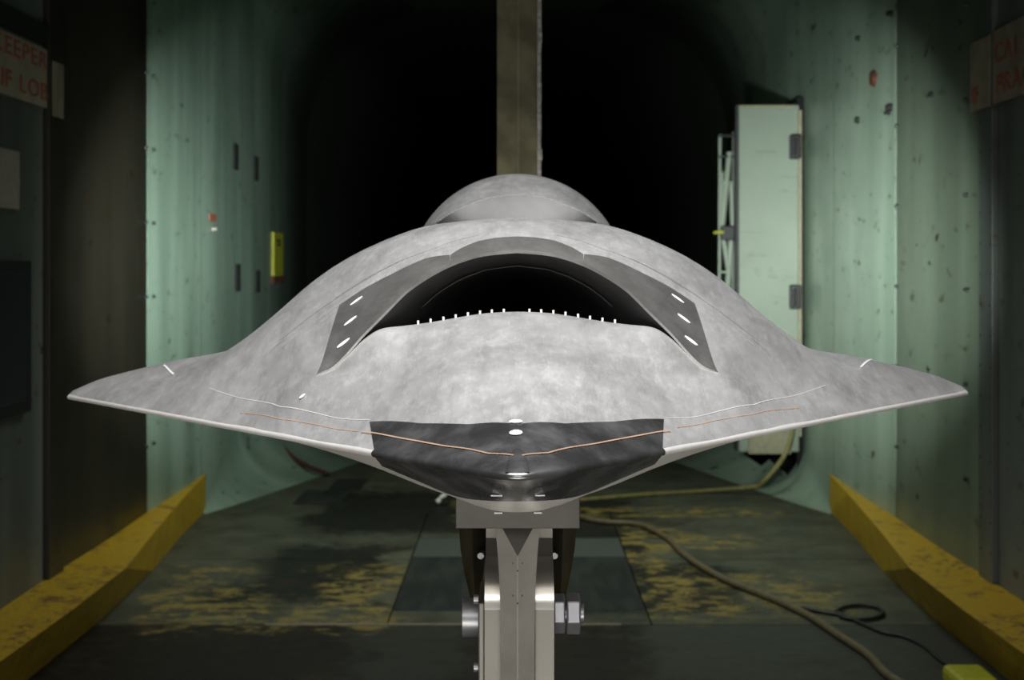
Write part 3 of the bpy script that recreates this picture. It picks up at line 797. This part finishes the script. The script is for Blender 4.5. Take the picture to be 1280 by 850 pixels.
# --- aft fairing (dome behind the inlet hump) with a scooped front face
def seg(hc, basepy, toppy, Y, nn=40, k=1.):
    """circular segment seen at distance Y: half chord and heights in sight units"""
    a = hc*Y/F; h = (basepy-toppy)*Y/F; zb = (CY-basepy)*Y/F; R = (a*a+h*h)/(2*h); out = []
    amax = math.asin(min(1, a/R)) if h < a else math.pi-math.asin(a/R)
    for i in range(nn+1):
        t = -amax+2*amax*i/nn; out.append(Vector((R*math.sin(t), Y, zb+R*math.cos(t)-(R-h))))
    for d in (.012, .04, .08):                        # skirt that runs down into the body
        e = 1+d*.25; out.append(Vector((a*e, Y, zb-d))); out.insert(0, Vector((-a*e, Y, zb-d)))
    return out
R0 = seg(104, 285, 279.5, 2.552); R1 = seg(100, 278, 243.5, 2.53)
R1b = seg(101.5, 279, 242.3, 2.54); R2 = seg(112, 282.5, 226, 2.65); R3 = seg(117.5, 285, 217.5, 2.76); R4 = seg(118, 290, 222, 2.88); R5 = seg(108, 305, 245, 3.0); R6 = seg(90, 330, 290, 3.1)
def loftrows(name, RR, m, close=False):
    v = []; f = []; nn = len(RR[0])
    for R in RR: v += [W(*p) for p in R]
    for r in range(len(RR)-1):
        for k in range(nn-1): f.append((r*nn+k, r*nn+k+1, (r+1)*nn+k+1, (r+1)*nn+k))
    if close: f.append(tuple((len(RR)-1)*nn+k for k in range(nn)))
    return mesh(name, v, f, m, AC, smooth=True)
def midrow(a, b, dz): return [(p+q)/2+Vector((0, .0, dz*math.sin(math.pi*i/(len(a)-1)))) for i, (p, q) in enumerate(zip(a, b))]
loftrows('fairing_face', [R0, midrow(R0, R1, -.006), R1], M['face'])
def dens(rows_):
    out = []
    for i in range(len(rows_[0])):
        out.append(spline([r[i] for r in rows_], 4))
    return [[out[i][k] for i in range(len(out))] for k in range(len(out[0]))]
loftrows('aft_fairing', dens([R1, R1b, R2, R3, R4, R5, R6]), M['alu'], True)

# slight roll of the model as in the photograph
AC.rotation_euler = (0, -.0046, 0)

# ------------------------------------------------------------------ support strut
Ys = 1.9
ST = thing('support_strut', 'steel support strut clamped between bolted plates under the model', 'strut', (0, Ys, FL))
c = lambda px: (px-647.6)*Ys/F
zz = lambda py: (CY-py)*Ys/F+CAMZ
MB().box(c(571), c(724.5), 1.875, 2.12, zz(656.5), zz(611)).build('mounting_block', M['block'], ST, bevel=.0012)
# blade with a vee front, chamfered off under the block
sta = [(657, 27.5, 20), (665, 27, 15), (675, 26.3, 9.1), (690, 25, .15), (715, 23.3, .15), (745, 22, .15), (790, 21.5, .15), (850, 21.5, .15), (1000, 21.5, .15), (1790, 21.5, .15)]
v = []; f = []
for py, wd, cc in sta:
    z = max(0.0, zz(py)); wq = wd*Ys/F; cq = cc*Ys/F; yr = Ys-.028; ys_ = Ys
    yc = yr+(ys_-yr)*cc/wd
    v += [(-wq, Ys+.16, z), (-wq, ys_, z), (-cq, yc, z), (cq, yc, z), (wq, ys_, z), (wq, Ys+.16, z)]
for i in range(len(sta)-1):
    o = i*6
    for k in range(6): f.append((o+k, o+(k+1) % 6, o+6+(k+1) % 6, o+6+k))
f += [tuple(range(6)), tuple(len(v)-6+k for k in range(5, -1, -1))]
mesh('strut_blade', v, f, M['strut'], ST)
xk = 19.8*Ys/F
mesh('notch_face', [(-xk, Ys-.0099, zz(657)), (xk, Ys-.0099, zz(657)), (0, Ys-.0295, zz(690)), (-xk*.9, Ys+.01, zz(657)), (xk*.9, Ys+.01, zz(657)), (0, Ys+.01, zz(688))], [(0, 1, 2), (3, 5, 4), (0, 3, 4, 1), (1, 4, 5, 2), (2, 5, 3, 0)], M['block'], ST)
for py in (700, 740):
    for dx, dy in ((-5.5, 0), (5.5, 0), (0, 8)):
        x = dx*Ys/F; wq = 23*Ys/F; y = Ys-.028+.028*abs(x)/wq
        MB().cyl((x, y-.0006, zz(py+dy)), (x, y+.004, zz(py+dy)), .0013, 8).build('tap_hole', M['dark'], ST)
# clevis plates either side (rounded nose that sweeps back up to the block)
def clevis(x0, x1):
    pr = []
    for k in range(0, 10):
        a = math.radians(9*k); pr.append((Ys+.012+.075*(1-math.cos(a)), zz(765)+.060*math.sin(a)))
    pr += [(Ys+.10, zz(690)), (Ys+.11, zz(657)), (Ys+.17, zz(657)), (Ys+.17, zz(765))]
    MB().prism(pr, 'x', x0, x1).build('clevis_nose', M['polished'], ST, smooth=True, sharp=25)  # highlight on the curve painted in as a brighter metal
    MB().box(x0, x1, Ys+.012, Ys+.17, FL, zz(765)).build('clevis_plate', M['clevis'], ST)
clevis(c(606), c(627.5)); clevis(c(670), c(693.5))
MB().box(c(598), c(605.8), Ys+.014, Ys+.15, FL, zz(757)).build('side_shim', M['clevis'], ST, bevel=.002)
for py in (755.5, 842):
    MB().cyl((c(598), Ys+.03, zz(py)), (c(592), Ys+.03, zz(py)), .0065, 14).build('shim_screw', M['nut'], ST, smooth=True, sharp=40)
# bolt
zb = zz(788)
MB().cyl((c(576), Ys+.07, zb), (c(598), Ys+.07, zb), .0265, 32).build('bolt_head', M['nut'], ST, smooth=True, sharp=40, bevel=.001)
def hexnut(x0, x1, r, nm):
    pts = [(Ys+.06+r*math.cos(math.radians(60*k+12)), zz(780.5)+r*math.sin(math.radians(60*k+12))) for k in range(6)]
    return MB().prism(pts, 'x', x0, x1).build(nm, M['nut'], ST, bevel=.0022)
hexnut(c(693.8), c(708.5), .0275, 'jam_nut'); hexnut(c(710.5), c(728), .0285, 'lock_nut')
MB().cyl((c(690), Ys+.06, zz(780.5)), (c(733.5), Ys+.06, zz(780.5)), .0135, 24).build('bolt_stud', M['nut'], ST, smooth=True, sharp=40, bevel=.0015)
# brown tapered lugs behind the block
for s in (-1, 1):
    v = []; f = []; Yb = 2.2
    for py, a, b in ((640, 39, 76), (657, 39, 74.5), (690, 40, 72), (720, 43, 67), (750, 46, 60), (765, 48, 57)):
        z = (CY-py)*Yb/F+CAMZ; xa = s*a*Yb/F; xb = s*b*Yb/F; xm = (xa+xb)/2
        v += [(xa, Yb+.02, z), (xm, Yb-.004, z), (xb, Yb+.02, z), (xb, Yb+.08, z), (xa, Yb+.08, z)]
    for i in range(5):
        for k in range(5): f.append((i*5+k, i*5+(k+1) % 5, i*5+5+(k+1) % 5, i*5+5+k))
    f += [(0, 1, 2, 3, 4), tuple(len(v)-5+k for k in range(4, -1, -1))]
    mesh('side_lug', v, f, M['brown'], ST, smooth=True, sharp=60)
    x = s*46*Yb/F; z = (CY-694)*Yb/F+CAMZ
    MB().cyl((x, Yb-.006, z), (x, Yb+.03, z), .005, 14, .006).build('lug_bolt', M['nut'], ST, smooth=True, sharp=40)
    MB().box(min(s*26*Yb/F, s*42*Yb/F), max(s*26*Yb/F, s*42*Yb/F), Yb+.03, Yb+.09, zz(760), CAMZ-.38).build('web_plate', M['dark'], ST)
MB().box(-.2, .2, Ys-.05, Ys+.45, FL, FL+.03).build('base_plate', M['block'], ST, bevel=.003)

# ------------------------------------------------------------------ cables on the floor
def fl(px, py, h=.012):
    Y_ = CAMZ*F/(py-CY)*(1-h/CAMZ); return W((px-CX)*Y_/F, Y_, -CAMZ+h)
def cable(name, pts, r, m, lab, cat='cable'):
    o = MB().tube(spline(pts, 10), r, 10).build(name, m, None, smooth=True); return tag(o, lab, cat)
cable('floor_cable', [fl(*p, .017) for p in ((700, 637), (735, 649), (762, 653), (800, 656), (833, 672), (852, 690), (875, 707), (912, 727), (960, 746), (1008, 768), (1050, 795), (1085, 818), (1108, 842), (1140, 862), (1200, 900))], .017, M['tan'],
      'thick tan cable curving across the floor right of the strut')
p9 = [fl(700, 627, .015), fl(740, 624, .015), fl(800, 619, .015), fl(880, 614, .015)]
cable('hanging_hose', p9+[W(1.62, 9.75, -1.50), P(955, 601, 9.7), P(970, 584, 9.7), P(982, 566, 9.72), P(990, 540, 9.74), P(992, 500, 9.74)], .016, M['olive'],
      'thin olive hose looping down from the open door to the floor', 'hose')
lp = [fl(1075+30*math.cos(a), 765.5+9*math.sin(a), .010) for a in [math.radians(t_) for t_ in range(200, 200+340, 20)]]
cable('black_cable', [fl(*p, .008) for p in ((1003, 760), (1025, 765), (1050, 769))]+[fl(1075+29*math.cos(math.radians(t_)), 765.5+9*math.sin(math.radians(t_)), .012) for t_ in range(150, -200, -25)]+
      [fl(*p, .008) for p in ((1060, 772), (1085, 783), (1105, 791), (1130, 796), (1155, 808), (1175, 825), (1195, 838), (1225, 870))], .009, M['blk_cable'],
      'thin black cable with a loop on the floor near the right kerb')
cable('wall_hose', [P(335, 500, 11.2), P(346, 545, 11.1), P(362, 568, 10.95), P(385, 583, 10.75), P(410, 592, 10.6)], .018, M['redhose'], 'dark red hose drooping behind the left wing near the floor', 'hose')
c0 = fl(1212, 862, .0)
yb = thing('floor_block', 'bright yellow block on the floor at the lower right edge', 'block', c0)
MB().box(c0.x-.075, c0.x+.075, c0.y-.12, c0.y+.10, 0, .07).build('block_body', M['ysign'], yb, bevel=.02)
MB().cyl((c0.x, c0.y+.09, .035), (c0.x-.02, c0.y+.16, .02), .014, 10).build('block_stem', M['dark'], yb)
c0 = fl(552, 632, 0)
fc = thing('floor_clip', 'small white and black clip on the floor left of the mounting block', 'clip', c0)
MB().box(c0.x-.02, c0.x+.02, c0.y, c0.y+.03, 0, .05).build('clip_body', M['dark'], fc, bevel=.004)
MB().cyl(c0+Vector((-.03, 0, .02)), c0+Vector((.045, .05, .09)), .016, 10).build('clip_arm', M['white'], fc)
for i, (px, py, wx, wy, lab) in enumerate(((404, 622, .16, .28, 'flat dark plate on the floor beyond the left kerb'), (435, 607, .11, .25, 'dark plate on the floor just under the wing, nearer the centre'))):
    c0 = fl(px, py, 0); tag(MB().box(c0.x-wx, c0.x+wx, c0.y-wy, c0.y+wy, 0, .01).build('cover_plate', M['hatch'], None, bevel=.002), lab, 'plate')
